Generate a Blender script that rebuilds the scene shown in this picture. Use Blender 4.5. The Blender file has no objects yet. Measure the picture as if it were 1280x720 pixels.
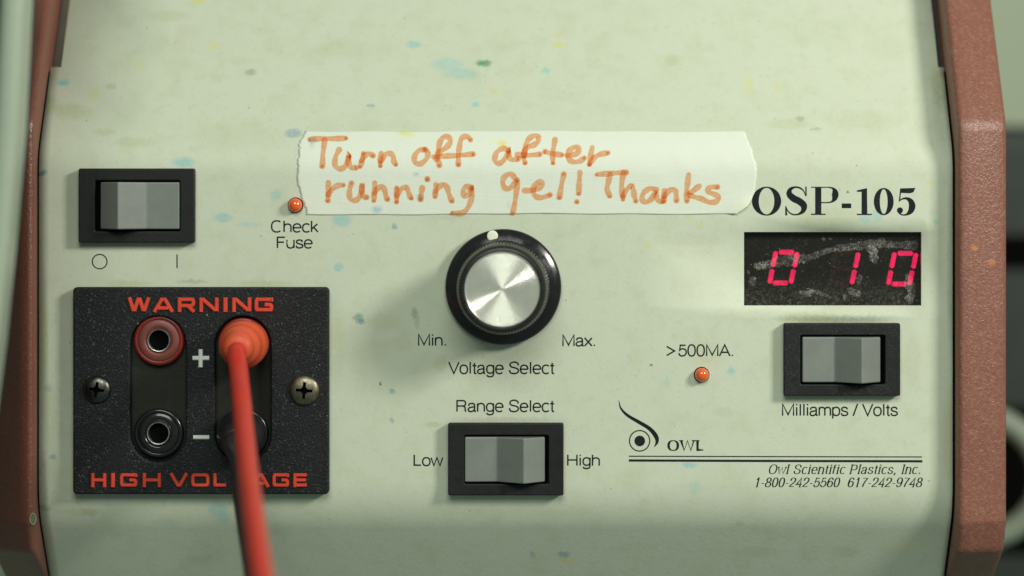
import bpy, bmesh, math, random
from mathutils import Vector, Matrix, noise
random.seed(7)

# ------------------------------------------------------------------ set-out
S = 0.000164            # metres per drawing unit (panel is about 188 mm wide)
FX, FY, D = 680.0, 250.0, 3200.0    # camera foot point and distance, drawing units
scene = bpy.context.scene
col = scene.collection

def W(x, v, h):         # drawing coordinates -> metres. h = height above the front face
    return Vector(((x-640)*S, -h*S, (360-v)*S))

def V(px, py, h):       # point at height h on the line of sight measured off the photograph
    k = (D-h)/D
    return W(FX+(px-FX)*k, FY+(py-FY)*k, h)

# ------------------------------------------------------------------ camera, world, lights, exposure
cam_d = bpy.data.cameras.new('camera'); cam = bpy.data.objects.new('camera', cam_d); col.objects.link(cam)
cam.location = W(FX, FY, D); cam.rotation_euler = (math.radians(90), 0, 0)
cam_d.sensor_width = 36; cam_d.lens = 36*D/1280
cam_d.shift_x = (640-FX)/1280; cam_d.shift_y = -(360-FY)/1280
cam_d.clip_start = 0.01; cam_d.clip_end = 50
cam_d.dof.use_dof = True; cam_d.dof.focus_distance = (D-14)*S; cam_d.dof.aperture_fstop = 6.2
scene.camera = cam

world = bpy.data.worlds.new('World'); scene.world = world; world.use_nodes = True
bg = world.node_tree.nodes['Background']
bg.inputs[0].default_value = (0.66, 0.90, 0.79, 1); bg.inputs[1].default_value = 0.185

def area(name, pos, target, sx, sy, power, color):
    l = bpy.data.lights.new(name, 'AREA'); l.shape = 'RECTANGLE'; l.size = sx; l.size_y = sy
    l.energy = power; l.color = color
    o = bpy.data.objects.new(name, l); col.objects.link(o); o.location = pos
    o.rotation_euler = (target-pos).to_track_quat('-Z', 'Y').to_euler(); return o
area('key_lamp', W(3500, -1250, 2150), W(640, 360, 0), 0.125, 0.125, 2.95, (1.0, 0.965, 0.88))
area('ceiling_lamp', W(600, -2500, 4700), W(640, 360, 0), 0.50, 0.34, 4.15, (0.96, 1.0, 0.90))

vs = scene.view_settings
vs.view_transform = 'Standard'; vs.look = 'None'; vs.exposure = 0.0; vs.gamma = 1.0; vs.use_curve_mapping = False

# ------------------------------------------------------------------ helpers: objects
ANCH = {}
def tag(o, label=None, cat=None, group=None, kind=None):
    for k, v in (('label', label), ('category', cat), ('group', group), ('kind', kind)):
        if v: o[k] = v
    return o
def empty(name, anchor, label, cat, group=None):
    o = bpy.data.objects.new(name, None); o.empty_display_size = 0.01
    col.objects.link(o); o.location = anchor; ANCH[o] = anchor.copy()
    return tag(o, label, cat, group)
def link(name, me, anchor, mat, parent=None, label=None):
    """me is in world coordinates; it is moved so that its origin is at anchor"""
    me.transform(Matrix.Translation(-anchor))
    o = bpy.data.objects.new(name, me); col.objects.link(o)
    if mat:
        me.materials.clear()
        me.materials.append(mat)
    ANCH[o] = anchor.copy()
    if parent:
        o.parent = parent; o.location = anchor-ANCH[parent]
    else: o.location = anchor
    if label: o['label'] = label
    return o
class MB:
    def __init__(s): s.v = []; s.f = []
    def add(s, vs_, fs):
        n = len(s.v); s.v += [tuple(p) for p in vs_]; s.f += [tuple(i+n for i in f) for f in fs]
    def mesh(s, name, smooth=False, angle=None):
        me = bpy.data.meshes.new(name); me.from_pydata(s.v, [], s.f)
        bm = bmesh.new(); bm.from_mesh(me); bmesh.ops.recalc_face_normals(bm, faces=bm.faces); bm.to_mesh(me); bm.free()
        if smooth:
            me.polygons.foreach_set('use_smooth', [True]*len(me.polygons))
            if angle is not None: me.set_sharp_from_angle(angle=math.radians(angle))
        me.update(); return me
def bevel(o, w, seg=2, ang=30):
    m = o.modifiers.new('bevel', 'BEVEL'); m.width = w*S; m.segments = seg; m.limit_method = 'ANGLE'; m.angle_limit = math.radians(ang)
    return o
def box(mb, x0, x1, v0, v1, h0, h1):
    c = [W(x, v, h) for x in (x0, x1) for v in (v0, v1) for h in (h0, h1)]
    mb.add(c, [(0,1,3,2),(4,6,7,5),(0,4,5,1),(2,3,7,6),(0,2,6,4),(1,5,7,3)])
def prism(mb, outline, h0, h1):
    n = len(outline)
    mb.add([W(x, v, h0) for x, v in outline]+[W(x, v, h1) for x, v in outline],
           [tuple(range(n)), tuple(range(2*n-1, n-1, -1))]+[(i, (i+1) % n, n+(i+1) % n, n+i) for i in range(n)])
def lathe(mb, cx, cv, prof, seg=64, rfun=None, close=True):
    vs_ = []; n = len(prof)
    for k in range(seg):
        a = 2*math.pi*k/seg
        for i, (r, h) in enumerate(prof):
            rr = r if rfun is None else rfun(i, a, r)
            vs_.append(W(cx+rr*math.cos(a), cv+rr*math.sin(a), h))
    fs = []
    for k in range(seg):
        k2 = (k+1) % seg
        for i in range(n-1): fs.append((k*n+i, k2*n+i, k2*n+i+1, k*n+i+1))
    if close: fs.append(tuple(k*n+n-1 for k in range(seg)))
    mb.add(vs_, fs)
def tube(mb, pts, rads, seg=20):
    up = Vector((1, 0, 0)); n = len(pts); rings = []
    for i, p in enumerate(pts):
        t = (pts[min(i+1, n-1)]-pts[max(i-1, 0)]).normalized()
        a = (up-t*up.dot(t)).normalized(); b = t.cross(a)
        rings += [p+(a*math.cos(2*math.pi*k/seg)+b*math.sin(2*math.pi*k/seg))*rads[i]*S for k in range(seg)]
    fs = [(i*seg+k, i*seg+(k+1) % seg, (i+1)*seg+(k+1) % seg, (i+1)*seg+k) for i in range(n-1) for k in range(seg)]
    fs += [tuple(range(seg)), tuple((n-1)*seg+k for k in range(seg))]
    mb.add(rings, fs)
def catmull(P, per=8):
    out = []; n = len(P)
    for i in range(n-1):
        p0, p1, p2, p3 = P[max(i-1, 0)], P[i], P[i+1], P[min(i+2, n-1)]
        for k in range(per):
            t = k/per
            out.append(tuple(.5*((2*b)+(-a+c)*t+(2*a-5*b+4*c-d)*t*t+(-a+3*b-3*c+d)*t**3) for a, b, c, d in zip(p0, p1, p2, p3)))
    out.append(tuple(P[-1])); return out
def rrect(x0, x1, v0, v1, r, n=5):
    o = []
    for cx, cv, a0 in ((x1-r, v0+r, -90), (x1-r, v1-r, 0), (x0+r, v1-r, 90), (x0+r, v0+r, 180)):
        for k in range(n+1):
            a = math.radians(a0+90*k/n); o.append((cx+r*math.cos(a), cv+r*math.sin(a)))
    return o
def filled(outer, holes, h0, h1, bev, name, res=2):
    """plate with holes: a filled 2D curve turned into a mesh"""
    cu = bpy.data.curves.new(name, 'CURVE'); cu.dimensions = '2D'; cu.fill_mode = 'BOTH'
    for ring in [outer]+holes:
        sp = cu.splines.new('POLY'); sp.points.add(len(ring)-1)
        for i, (x, v) in enumerate(ring): sp.points[i].co = ((x-640)*S, (360-v)*S, 0, 1)
        sp.use_cyclic_u = True
    cu.extrude = ((h1-h0)/2-bev)*S; cu.bevel_depth = bev*S; cu.bevel_resolution = res; cu.offset = -bev*S
    t = bpy.data.objects.new('tmp', cu); col.objects.link(t)
    dg = bpy.context.evaluated_depsgraph_get(); dg.update()
    me = bpy.data.meshes.new_from_object(t.evaluated_get(dg), depsgraph=dg)
    bpy.data.objects.remove(t); bpy.data.curves.remove(cu)
    hm = (h0+h1)/2*S
    for vtx in me.vertices:
        x, y, z = vtx.co; vtx.co = (x, -z-hm, y)
    bm = bmesh.new(); bm.from_mesh(me); bmesh.ops.remove_doubles(bm, verts=bm.verts, dist=1e-7)
    bmesh.ops.recalc_face_normals(bm, faces=bm.faces); bm.to_mesh(me); bm.free()
    me.name = name
    return me

# ------------------------------------------------------------------ helpers: materials
class N:
    def __init__(s, name):
        s.m = bpy.data.materials.new(name); s.m.use_nodes = True; s.t = s.m.node_tree
        s.p = s.t.nodes['Principled BSDF']; s._c = None
    def n(s, t, **kw):
        nd = s.t.nodes.new(t)
        for k, v in kw.items(): setattr(nd, k, v)
        return nd
    def l(s, a, b): s.t.links.new(a, b)
    def co(s):      # object coordinates in drawing units
        if s._c is None:
            tc = s.n('ShaderNodeTexCoord'); m = s.n('ShaderNodeVectorMath', operation='SCALE'); m.inputs['Scale'].default_value = 1/S
            s.l(tc.outputs['Object'], m.inputs[0]); s._c = m.outputs[0]
        return s._c
    def noise(s, size, detail=4, rough=.5, vec=None, dist=0):
        nd = s.n('ShaderNodeTexNoise'); nd.inputs['Scale'].default_value = 1/size; nd.inputs['Detail'].default_value = detail
        nd.inputs['Roughness'].default_value = rough; nd.inputs['Distortion'].default_value = dist
        s.l(vec or s.co(), nd.inputs['Vector']); return nd.outputs['Fac']
    def voro(s, size, feature='F1', vec=None, out='Distance'):
        nd = s.n('ShaderNodeTexVoronoi', feature=feature); nd.inputs['Scale'].default_value = 1/size
        s.l(vec or s.co(), nd.inputs['Vector']); return nd.outputs[out]
    def rng(s, v, a, b, c=0., d=1.):
        nd = s.n('ShaderNodeMapRange'); s.l(v, nd.inputs[0])
        for i, x in enumerate((a, b, c, d)): nd.inputs[i+1].default_value = x
        return nd.outputs[0]
    def math(s, op, a, b=0.):
        nd = s.n('ShaderNodeMath', operation=op)
        for i, x in enumerate((a, b)):
            if isinstance(x, (int, float)): nd.inputs[i].default_value = x
            else: s.l(x, nd.inputs[i])
        return nd.outputs[0]
    def mix(s, f, a, b, mode='MIX'):
        nd = s.n('ShaderNodeMixRGB', blend_type=mode)
        for i, x in enumerate((f, a, b)):
            if isinstance(x, (int, float)): nd.inputs[i].default_value = x
            elif isinstance(x, tuple): nd.inputs[i].default_value = (*x, 1)
            else: s.l(x, nd.inputs[i])
        return nd.outputs[0]
    def bump(s, hgt, dist, strength=1.):
        nd = s.n('ShaderNodeBump'); nd.inputs['Distance'].default_value = dist*S; nd.inputs['Strength'].default_value = strength
        s.l(hgt, nd.inputs['Height']); s.l(nd.outputs[0], s.p.inputs['Normal']); return nd
    def set(s, **kw):
        for k, v in kw.items():
            i = s.p.inputs[k.replace('_', ' ')]
            if isinstance(v, (int, float)): i.default_value = v
            elif isinstance(v, tuple): i.default_value = (*v, 1) if len(v) == 3 else v
            else: s.l(v, i)
        return s.m

ORG = W(0, 0, 0)        # paint patterns are measured from the drawing origin

# --- enamel of the front panel, with its dye stains and dirt
def panel_material():
    q = N('pale_green_enamel')
    nz = q.noise(260, 5, .6); c = q.mix(nz, (.545, .590, .460), (.598, .640, .505))
    c = q.mix(q.rng(q.noise(34, 6, .65), .48, .74, 0, .45), c, (.46, .50, .32))
    c = q.mix(q.rng(q.noise(9, 5, .7), .56, .78, 0, .45), c, (.40, .44, .30))
    # clustered tiny dark specks
    sp = q.math('MULTIPLY', q.rng(q.voro(6), .0, .18, 1, 0), q.rng(q.noise(50, 3), .44, .64))
    c = q.mix(q.math('MULTIPLY', sp, .55), c, (.20, .22, .16))
    sp = q.math('MULTIPLY', q.rng(q.voro(23), .02, .065, 1, 0), q.rng(q.noise(90, 2), .45, .6))
    c = q.mix(q.math('MULTIPLY', sp, .8), c, (.13, .15, .10))
    # hair-like scratches of dirt
    hs = q.n('ShaderNodeMapping'); q.l(q.co(), hs.inputs[0]); hs.inputs['Rotation'].default_value = (0, .5, 0); hs.inputs['Scale'].default_value = (.35, 1, 1)
    hn = q.noise(16, 2, .5, hs.outputs[0], 1.2)
    hl = q.rng(q.math('ABSOLUTE', q.math('SUBTRACT', hn, .5)), 0, .012, 1, 0)
    hl = q.math('MULTIPLY', hl, q.rng(q.noise(30, 3), .60, .70))
    c = q.mix(q.math('MULTIPLY', hl, .35), c, (.30, .33, .22))
    CY, BL, YE, GR, DK, OL = (.17, .50, .52), (.09, .27, .36), (.62, .58, .10), (.05, .26, .08), (.09, .12, .09), (.36, .40, .18)
    st = [(79,103,9,5,CY,.8),(518,56,11,6,CY,.6),(560,80,22,10,CY,.38),(577,92,24,8,CY,.38),(604,79,11,5,GR,.9),(682,88,6,5,CY,.5),
          (464,132,6,3,BL,.5),(594,130,6,4,CY,.6),(617,114,8,4,YE,.5),(698,56,10,5,YE,.45),(697,42,6,7,YE,.3),(247,2,12,6,YE,.6),(267,57,10,8,YE,.3),(176,82,6,8,YE,.3),
          (119,118,6,9,YE,.4),(139,108,7,5,OL,.5),(313,90,7,5,DK,.4),(367,167,12,6,BL,.55),(50,217,6,4,BL,.9),(56,215,5,3,BL,.6),(229,203,15,7,CY,.65),
          (278,272,13,6,CY,.6),(310,281,20,4,CY,.25),(345,244,8,8,CY,.5),(427,275,14,10,CY,.55),(445,262,10,7,CY,.4),(423,334,7,6,CY,.6),(493,283,4,4,BL,.6),
          (448,398,7,7,(.12,.26,.20),.75),(452,402,4,5,BL,.6),(518,391,5,7,(.2,.3,.14),.6),(521,402,4,9,(.25,.36,.16),.4),(475,480,2.2,2.2,DK,.95),(490,489,4,4,BL,.6),
          (480,402,22,14,OL,.25),(455,440,30,18,OL,.15),(272,636,13,11,CY,.42),(280,648,9,10,CY,.4),(205,652,20,4,CY,.2),(704,693,9,5,BL,.55),(666,693,4,6,BL,.4),(708,701,14,5,YE,.45),
          (490,525,3.5,3,BL,.6),(541,531,12,4,OL,.4),(862,581,11,4,CY,.6),(868,609,9,9,CY,.25),(811,306,5,5,YE,.5),(860,271,6,6,YE,.3),(875,282,5,4,YE,.4),
          (914,464,5,6,CY,.6),(787,450,3,9,CY,.2),(834,476,3,9,CY,.3),(814,456,2.2,2,DK,.9),(1082,273,9,7,CY,.45),(1097,268,8,10,CY,.4),(1170,278,4,5,CY,.5),(1163,228,5,3,YE,.5),
          (1060,240,2,2,DK,.8),(1035,275,40,16,OL,.28),(1052,402,60,6,DK,.42),(1010,398,40,9,OL,.5),(632,526,70,5,DK,.25),(935,105,9,12,YE,.3),(840,75,10,8,OL,.3),
          (970,110,5,8,YE,.3),(905,515,12,8,OL,.2),(880,440,25,18,OL,.2),(1183,88,10,16,DK,.6),(1175,110,12,30,OL,.5),(60,130,16,14,OL,.4),(90,140,26,12,OL,.3),(110,640,12,6,OL,.4),(60,485,6,5,BL,.4),
          (66,571,5,4,BL,.5),(56,635,10,4,DK,.3),(250,700,20,8,OL,.2),(1060,690,18,8,OL,.3),(1130,683,26,8,YE,.2),(945,690,30,8,OL,.25),(925,655,6,5,OL,.4),(550,455,9,12,OL,.35),(500,430,20,10,OL,.2),
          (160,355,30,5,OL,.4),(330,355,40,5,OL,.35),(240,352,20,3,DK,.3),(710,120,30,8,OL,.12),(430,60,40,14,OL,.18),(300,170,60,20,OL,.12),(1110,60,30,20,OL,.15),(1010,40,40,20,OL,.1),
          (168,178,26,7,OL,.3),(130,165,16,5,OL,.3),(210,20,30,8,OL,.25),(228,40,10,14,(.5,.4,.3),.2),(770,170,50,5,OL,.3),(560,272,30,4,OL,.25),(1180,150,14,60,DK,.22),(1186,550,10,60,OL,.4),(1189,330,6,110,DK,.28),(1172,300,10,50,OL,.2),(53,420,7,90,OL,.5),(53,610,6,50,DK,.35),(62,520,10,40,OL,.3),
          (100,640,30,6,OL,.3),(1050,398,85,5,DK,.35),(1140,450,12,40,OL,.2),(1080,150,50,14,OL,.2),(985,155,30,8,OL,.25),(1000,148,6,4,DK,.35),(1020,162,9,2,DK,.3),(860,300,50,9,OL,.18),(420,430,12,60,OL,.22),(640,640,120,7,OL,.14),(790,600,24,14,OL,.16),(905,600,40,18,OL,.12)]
    d = q.n('ShaderNodeTexNoise'); d.inputs['Scale'].default_value = 1/7; d.inputs['Detail'].default_value = 6; d.inputs['Roughness'].default_value = .65; q.l(q.co(), d.inputs['Vector'])
    dd = q.n('ShaderNodeVectorMath', operation='MULTIPLY_ADD'); q.l(d.outputs['Color'], dd.inputs[0]); dd.inputs[1].default_value = (10,)*3; q.l(q.co(), dd.inputs[2])
    mot = q.rng(q.noise(4, 4, .7), .25, .6, .45, 1)
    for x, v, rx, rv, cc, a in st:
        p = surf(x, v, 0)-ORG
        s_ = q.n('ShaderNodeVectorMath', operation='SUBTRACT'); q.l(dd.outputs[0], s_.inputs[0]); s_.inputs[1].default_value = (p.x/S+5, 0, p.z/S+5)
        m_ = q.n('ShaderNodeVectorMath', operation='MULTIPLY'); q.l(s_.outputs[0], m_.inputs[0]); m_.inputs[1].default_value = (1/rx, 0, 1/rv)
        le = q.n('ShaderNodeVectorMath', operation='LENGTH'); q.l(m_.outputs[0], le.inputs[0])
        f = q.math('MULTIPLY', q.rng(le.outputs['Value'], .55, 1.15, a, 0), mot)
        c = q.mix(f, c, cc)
    q.set(Base_Color=c, Roughness=q.rng(q.noise(20, 5, .6), .3, .7, .44, .60), Specular_IOR_Level=.30)
    hgt = q.math('ADD', q.math('MULTIPLY', q.noise(5, 3, .5), .55), q.math('MULTIPLY', q.noise(1.6, 2, .5), .25))
    q.bump(hgt, .55, .55)
    return q.m

def cheek_material(dusty):
    q = N('red_brown_textured_paint')
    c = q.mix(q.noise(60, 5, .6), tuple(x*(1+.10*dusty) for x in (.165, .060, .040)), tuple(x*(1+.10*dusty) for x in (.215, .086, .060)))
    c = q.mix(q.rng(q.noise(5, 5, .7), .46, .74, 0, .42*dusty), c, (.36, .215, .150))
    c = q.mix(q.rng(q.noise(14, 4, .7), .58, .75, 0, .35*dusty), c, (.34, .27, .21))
    for x, v in ((1218, 310), (1241, 328)):
        p = V(x, v, 24)-ORG
        s_ = q.n('ShaderNodeVectorMath', operation='SUBTRACT'); q.l(q.co(), s_.inputs[0]); s_.inputs[1].default_value = (p.x/S, 0, p.z/S)
        m_ = q.n('ShaderNodeVectorMath', operation='MULTIPLY'); q.l(s_.outputs[0], m_.inputs[0]); m_.inputs[1].default_value = (1/5, 0, 1/4)
        le = q.n('ShaderNodeVectorMath', operation='LENGTH'); q.l(m_.outputs[0], le.inputs[0])
        c = q.mix(q.rng(le.outputs['Value'], .5, 1.3, .8, 0), c, (.45, .17, .04))
    sk = q.math('MULTIPLY', q.rng(q.voro(5.5), .02, .13, 1, 0), q.rng(q.noise(22, 3), .45, .6))  # pale specks put the sparkle of the glossy texture into the colour
    c = q.mix(q.math('MULTIPLY', sk, .7 if dusty < .5 else .35), c, (.55, .52, .50))
    q.set(Base_Color=c, Roughness=.36 if dusty > .5 else .24, Specular_IOR_Level=.45)
    q.bump(q.math('ADD', q.noise(4.2, 3, .55, dist=.8), q.math('MULTIPLY', q.noise(2.0, 2), .4)), 1.3, .65)
    return q.m

def plastic(name, base, rough=.4, var=.12, grain=3, bump=.3, dust=0., dustcol=(.35, .36, .30), spec=.5):
    q = N(name)
    c = q.mix(q.noise(30, 4, .6), tuple(x*(1-var) for x in base), tuple(x*(1+var) for x in base))
    if dust:
        f = q.math('MULTIPLY', q.rng(q.noise(2.4, 4, .75), .56, .70), q.rng(q.noise(34, 3), .38, .62))
        c = q.mix(q.math('MULTIPLY', f, dust), c, dustcol)
    q.set(Base_Color=c, Roughness=q.rng(q.noise(14, 4, .6), .3, .7, max(rough-.08, .02), rough+.1), Specular_IOR_Level=spec)
    if bump: q.bump(q.noise(grain, 3, .6), bump, .7)
    return q.m
# ------------------------------------------------------------------ section through the case
def fillet(corners):
    """corners: (v, h, R). returns a polyline with rounded corners"""
    out = [corners[0][:2]]
    for i in range(1, len(corners)-1):
        p = Vector(corners[i][:2]); a = Vector(corners[i-1][:2]); b = Vector(corners[i+1][:2]); R = corners[i][2]
        u, w = (a-p).normalized(), (b-p).normalized(); ang = u.angle(w); t = R/math.tan(ang/2)
        if R <= 0: out.append(tuple(p)); continue
        c = p+(u+w).normalized()*(R/math.sin(ang/2)); s0 = p+u*t-c; s1 = p+w*t-c
        n = 12; th = s0.angle(s1)
        for k in range(n+1):
            f = k/n; out.append(tuple(c+(s0*math.sin((1-f)*th)+s1*math.sin(f*th))/math.sin(th)))
    out.append(corners[-1][:2]); return out
TT, TB = math.tan(math.radians(34)), math.tan(math.radians(37))
VT, VB = 194.0, 636.0
VTOP, VBOT = -220.0, 800.0
DEEP = -1500.0
sec = fillet([(VTOP-10, DEEP, 0), (VTOP, (VTOP-VT)*TT, 60), (VT, 0, 80), (VB, 0, 105), (VBOT, -(VBOT-VB)*TB, 30), (VBOT+10, DEEP, 0)])
front = [p for p in sec if p[1] > -300 and VTOP+25 < p[0] < VBOT-25]
def h_of(v):
    for (a, ha), (b, hb) in zip(front, front[1:]):
        if a <= v <= b: return ha+(hb-ha)*(v-a)/(b-a) if b > a else ha
    return (v-VT)*TT if v < VT else -(v-VB)*TB
def surf(px, py, lift):
    """the point of the painted surface that is seen at px, py"""
    lo, hi = VTOP, VBOT
    for _ in range(40):
        v = (lo+hi)/2; h = h_of(v)+lift
        if FY+(v-FY)*D/(D-h) < py: lo = v
        else: hi = v
    k = (D-h)/D
    return W(FX+(px-FX)*k, v, h)

# ------------------------------------------------------------------ stroke lettering
def arc(cx, cy, rx, ry, a0, a1, n=None):
    n = n or max(4, int(abs(a1-a0)/15))
    pw = lambda c: math.copysign(abs(c)**.86, c)
    return [(cx+rx*pw(math.cos(math.radians(a0+(a1-a0)*k/n))), cy+ry*pw(math.sin(math.radians(a0+(a1-a0)*k/n)))) for k in range(n+1)]
def ribbon(mb, pts, wid, mapper, lift=.12, prof=((-1, 0), (1, 0)), rcap=False, solid=False):
    q = [pts[0]]; ww = [wid[0]] if isinstance(wid, list) else None
    for i in range(1, len(pts)):
        if math.dist(pts[i], q[-1]) > 1e-3:
            q.append(pts[i])
            if ww is not None: ww.append(wid[i])
    pts = q; n = len(pts); wd = ww or [wid]*n
    if n < 2: return
    T = []
    for i in range(n-1):
        d = math.dist(pts[i], pts[i+1]); T.append(((pts[i+1][0]-pts[i][0])/d, (pts[i+1][1]-pts[i][1])/d))
    rows = []
    def row(p, nx, ny, w, k=1.): rows.append([mapper(p[0]+nx*u*w/2, p[1]+ny*u*w/2, lift+hh*k) for u, hh in prof])
    if rcap:
        for a in (80, 60, 35, 15):
            s_, c_ = math.sin(math.radians(a)), math.cos(math.radians(a))
            row((pts[0][0]-T[0][0]*wd[0]/2*s_, pts[0][1]-T[0][1]*wd[0]/2*s_), -T[0][1], T[0][0], wd[0]*c_)
    for i in range(n):
        t0, t1 = T[max(i-1, 0)], T[min(i, n-2)]
        mx, my = -(t0[1]+t1[1]), t0[0]+t1[0]; L = math.hypot(mx, my)
        if L < .3: mx, my, L = -t1[1], t1[0], 1
        mx /= L; my /= L; c = max(.5, mx*-t1[1]+my*t1[0])
        row(pts[i], mx/c, my/c, wd[i])
    if rcap:
        for a in (15, 35, 60, 80):
            s_, c_ = math.sin(math.radians(a)), math.cos(math.radians(a))
            row((pts[-1][0]+T[-1][0]*wd[-1]/2*s_, pts[-1][1]+T[-1][1]*wd[-1]/2*s_), -T[-1][1], T[-1][0], wd[-1]*c_)
    m = len(prof); vs_ = [p for r in rows for p in r]
    fs = [(i*m+j, i*m+j+1, (i+1)*m+j+1, (i+1)*m+j) for i in range(len(rows)-1) for j in range(m-1)]
    if solid: fs += [tuple(range(m)), tuple((len(rows)-1)*m+j for j in range(m))]
    mb.add(vs_, fs)

X = .73
def cm(*p): return catmull(list(p), 6)
GL = {  # skeleton letters, capital height 1, y up: (advance, [strokes])
 'C': (1.02, [arc(.52,.5,.42,.5,48,312)]),
 'O': (1.08, [arc(.54,.5,.46,.5,90,450)]),
 'S': (.93, [cm((.82,.70),(.76,.90),(.47,1.0),(.18,.90),(.13,.72),(.26,.57),(.50,.51),(.74,.42),(.83,.26),(.74,.08),(.46,0),(.16,.08),(.08,.31))]),
 'F': (.82, [[(.12,0),(.12,1)], [(.12,.96),(.74,.96)], [(.12,.52),(.66,.52)]]),
 'I': (.36, [[(.18,0),(.18,1)]]),
 'M': (1.18, [[(.12,0),(.12,1),(.59,.08),(1.06,1),(1.06,0)]]),
 'N': (1.0, [[(.12,0),(.12,1),(.88,0),(.88,1)]]),
 'V': (.92, [[(.03,1),(.46,0),(.89,1)]]),
 'R': (1.0, [[(.12,0),(.12,1)], [(.12,.96),(.58,.96)]+arc(.60,.725,.24,.235,90,-90)+[(.12,.49)], cm((.60,.49),(.78,.40),(.81,.2),(.83,.06),(.88,0))]),
 'L': (.76, [[(.12,1),(.12,.04),(.70,.04)]]),
 'H': (1.0, [[(.12,0),(.12,1)], [(.88,0),(.88,1)], [(.12,.52),(.88,.52)]]),
 'A': (.94, [[(.03,0),(.47,1),(.91,0)], [(.18,.33),(.76,.33)]]),
 'P': (.90, [[(.12,0),(.12,1)], [(.12,.96),(.55,.96)]+arc(.56,.70,.24,.26,90,-90)+[(.12,.44)]]),
 'W': (1.32, [[(.03,1),(.33,0),(.66,1),(.99,0),(1.29,1)]]),
 'h': (.77, [[(.1,0),(.1,1)], [(.1,.45)]+arc(.385,.45,.275,.26,180,0)+[(.66,0)]]),
 'n': (.77, [[(.1,0),(.1,X)], [(.1,.45)]+arc(.385,.45,.275,.26,180,0)+[(.66,0)]]),
 'u': (.77, [[(.66,X),(.66,0)], [(.1,X),(.1,.26)]+arc(.375,.27,.275,.27,180,360)]),
 'm': (1.16, [[(.1,0),(.1,X)], [(.1,.45)]+arc(.34,.48,.24,.23,180,0)+[(.58,0)], [(.58,.45)]+arc(.82,.48,.24,.23,180,0)+[(1.06,0)]]),
 'e': (.77, [[(.08,.38),(.69,.38)]+arc(.385,.365,.31,.365,0,318)]),
 'c': (.70, [arc(.385,.365,.31,.365,45,315)]),
 'o': (.77, [arc(.385,.365,.31,.365,90,450)]),
 'k': (.67, [[(.1,0),(.1,1)], [(.58,X),(.12,.28)], [(.27,.42),(.62,0)]]),
 's': (.68, [cm((.58,.53),(.52,.67),(.34,.72),(.14,.65),(.11,.50),(.24,.40),(.42,.35),(.59,.26),(.58,.09),(.37,.01),(.15,.05),(.07,.22))]),
 'a': (.76, [cm((.11,.50),(.16,.66),(.37,.72),(.56,.66),(.60,.50))+[(.60,.14)]+cm((.60,.14),(.62,.03),(.72,.02)), cm((.60,.44),(.40,.39),(.17,.34),(.07,.19),(.13,.05),(.30,0),(.50,.08),(.60,.24))]),
 'g': (.77, [[(.66,X),(.66,.02)]+cm((.66,.02),(.60,-.20),(.38,-.27),(.16,-.22),(.10,-.10)), arc(.375,.375,.29,.345,0,360)]),
 'p': (.77, [[(.1,-.26),(.1,X)], arc(.395,.365,.295,.355,180,540)]),
 'i': (.31, [[(.155,0),(.155,X)], [(.155,.88),(.155,1)]]),
 'l': (.31, [[(.155,0),(.155,1)]]),
 't': (.40, [[(.2,.93),(.2,.12)]+cm((.2,.12),(.24,.02),(.37,.02)), [(.03,.69),(.37,.69)]]),
 'f': (.40, [[(.15,0),(.15,.80)]+cm((.15,.80),(.2,.96),(.38,.97)), [(.01,.69),(.37,.69)]]),
 'w': (1.02, [[(.02,X),(.25,0),(.51,X),(.77,0),(1.0,X)]]),
 'x': (.69, [[(.03,0),(.66,X)], [(.03,X),(.66,0)]]),
 '.': (.36, [[(.18,0),(.18,.12)]]), ',': (.36, [[(.18,.12),(.18,0),(.12,-.16)]]),
 '-': (.46, [[(.05,.38),(.41,.38)]]), '/': (.42, [[(.02,-.02),(.40,1.02)]]), ' ': (.39, []),
 '>': (.90, [[(.12,.86),(.80,.47),(.12,.08)]]),
 '0': (.77, [arc(.385,.5,.30,.5,90,450)]),
 '1': (.77, [[(.42,0),(.42,1)], [(.42,.97),(.32,.86),(.18,.80)]]),
 '2': (.77, [cm((.09,.68),(.16,.92),(.40,1.0),(.63,.90),(.67,.70),(.54,.48),(.30,.28),(.12,.10),(.07,.03))+[(.70,.03)]]),
 '4': (.77, [[(.55,0),(.55,1),(.05,.27),(.74,.27)]]),
 '5': (.77, [[(.64,.96),(.20,.96),(.13,.50)]+cm((.13,.50),(.26,.62),(.44,.64),(.64,.54),(.70,.33),(.60,.10),(.36,0),(.15,.07),(.07,.26))]),
 '6': (.77, [cm((.66,.78),(.58,.95),(.40,1.0),(.18,.86),(.09,.52),(.10,.22),(.22,.05),(.40,0),(.60,.08),(.69,.31),(.60,.54),(.40,.62),(.20,.54),(.10,.34))]),
 '7': (.77, [[(.07,.96),(.70,.96)]+cm((.70,.96),(.46,.60),(.32,.28),(.26,0))]),
 '8': (.77, [cm((.385,.53),(.17,.62),(.13,.78),(.22,.94),(.385,1.0),(.55,.94),(.64,.78),(.60,.62),(.385,.53),(.14,.42),(.07,.24),(.17,.06),(.385,0),(.60,.06),(.70,.24),(.63,.42),(.385,.53))]),
 '9': (.77, [cm((.11,.22),(.19,.05),(.37,0),(.59,.14),(.68,.48),(.67,.78),(.55,.95),(.37,1.0),(.17,.92),(.08,.69),(.17,.46),(.37,.38),(.57,.46),(.67,.66))]),
}
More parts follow.
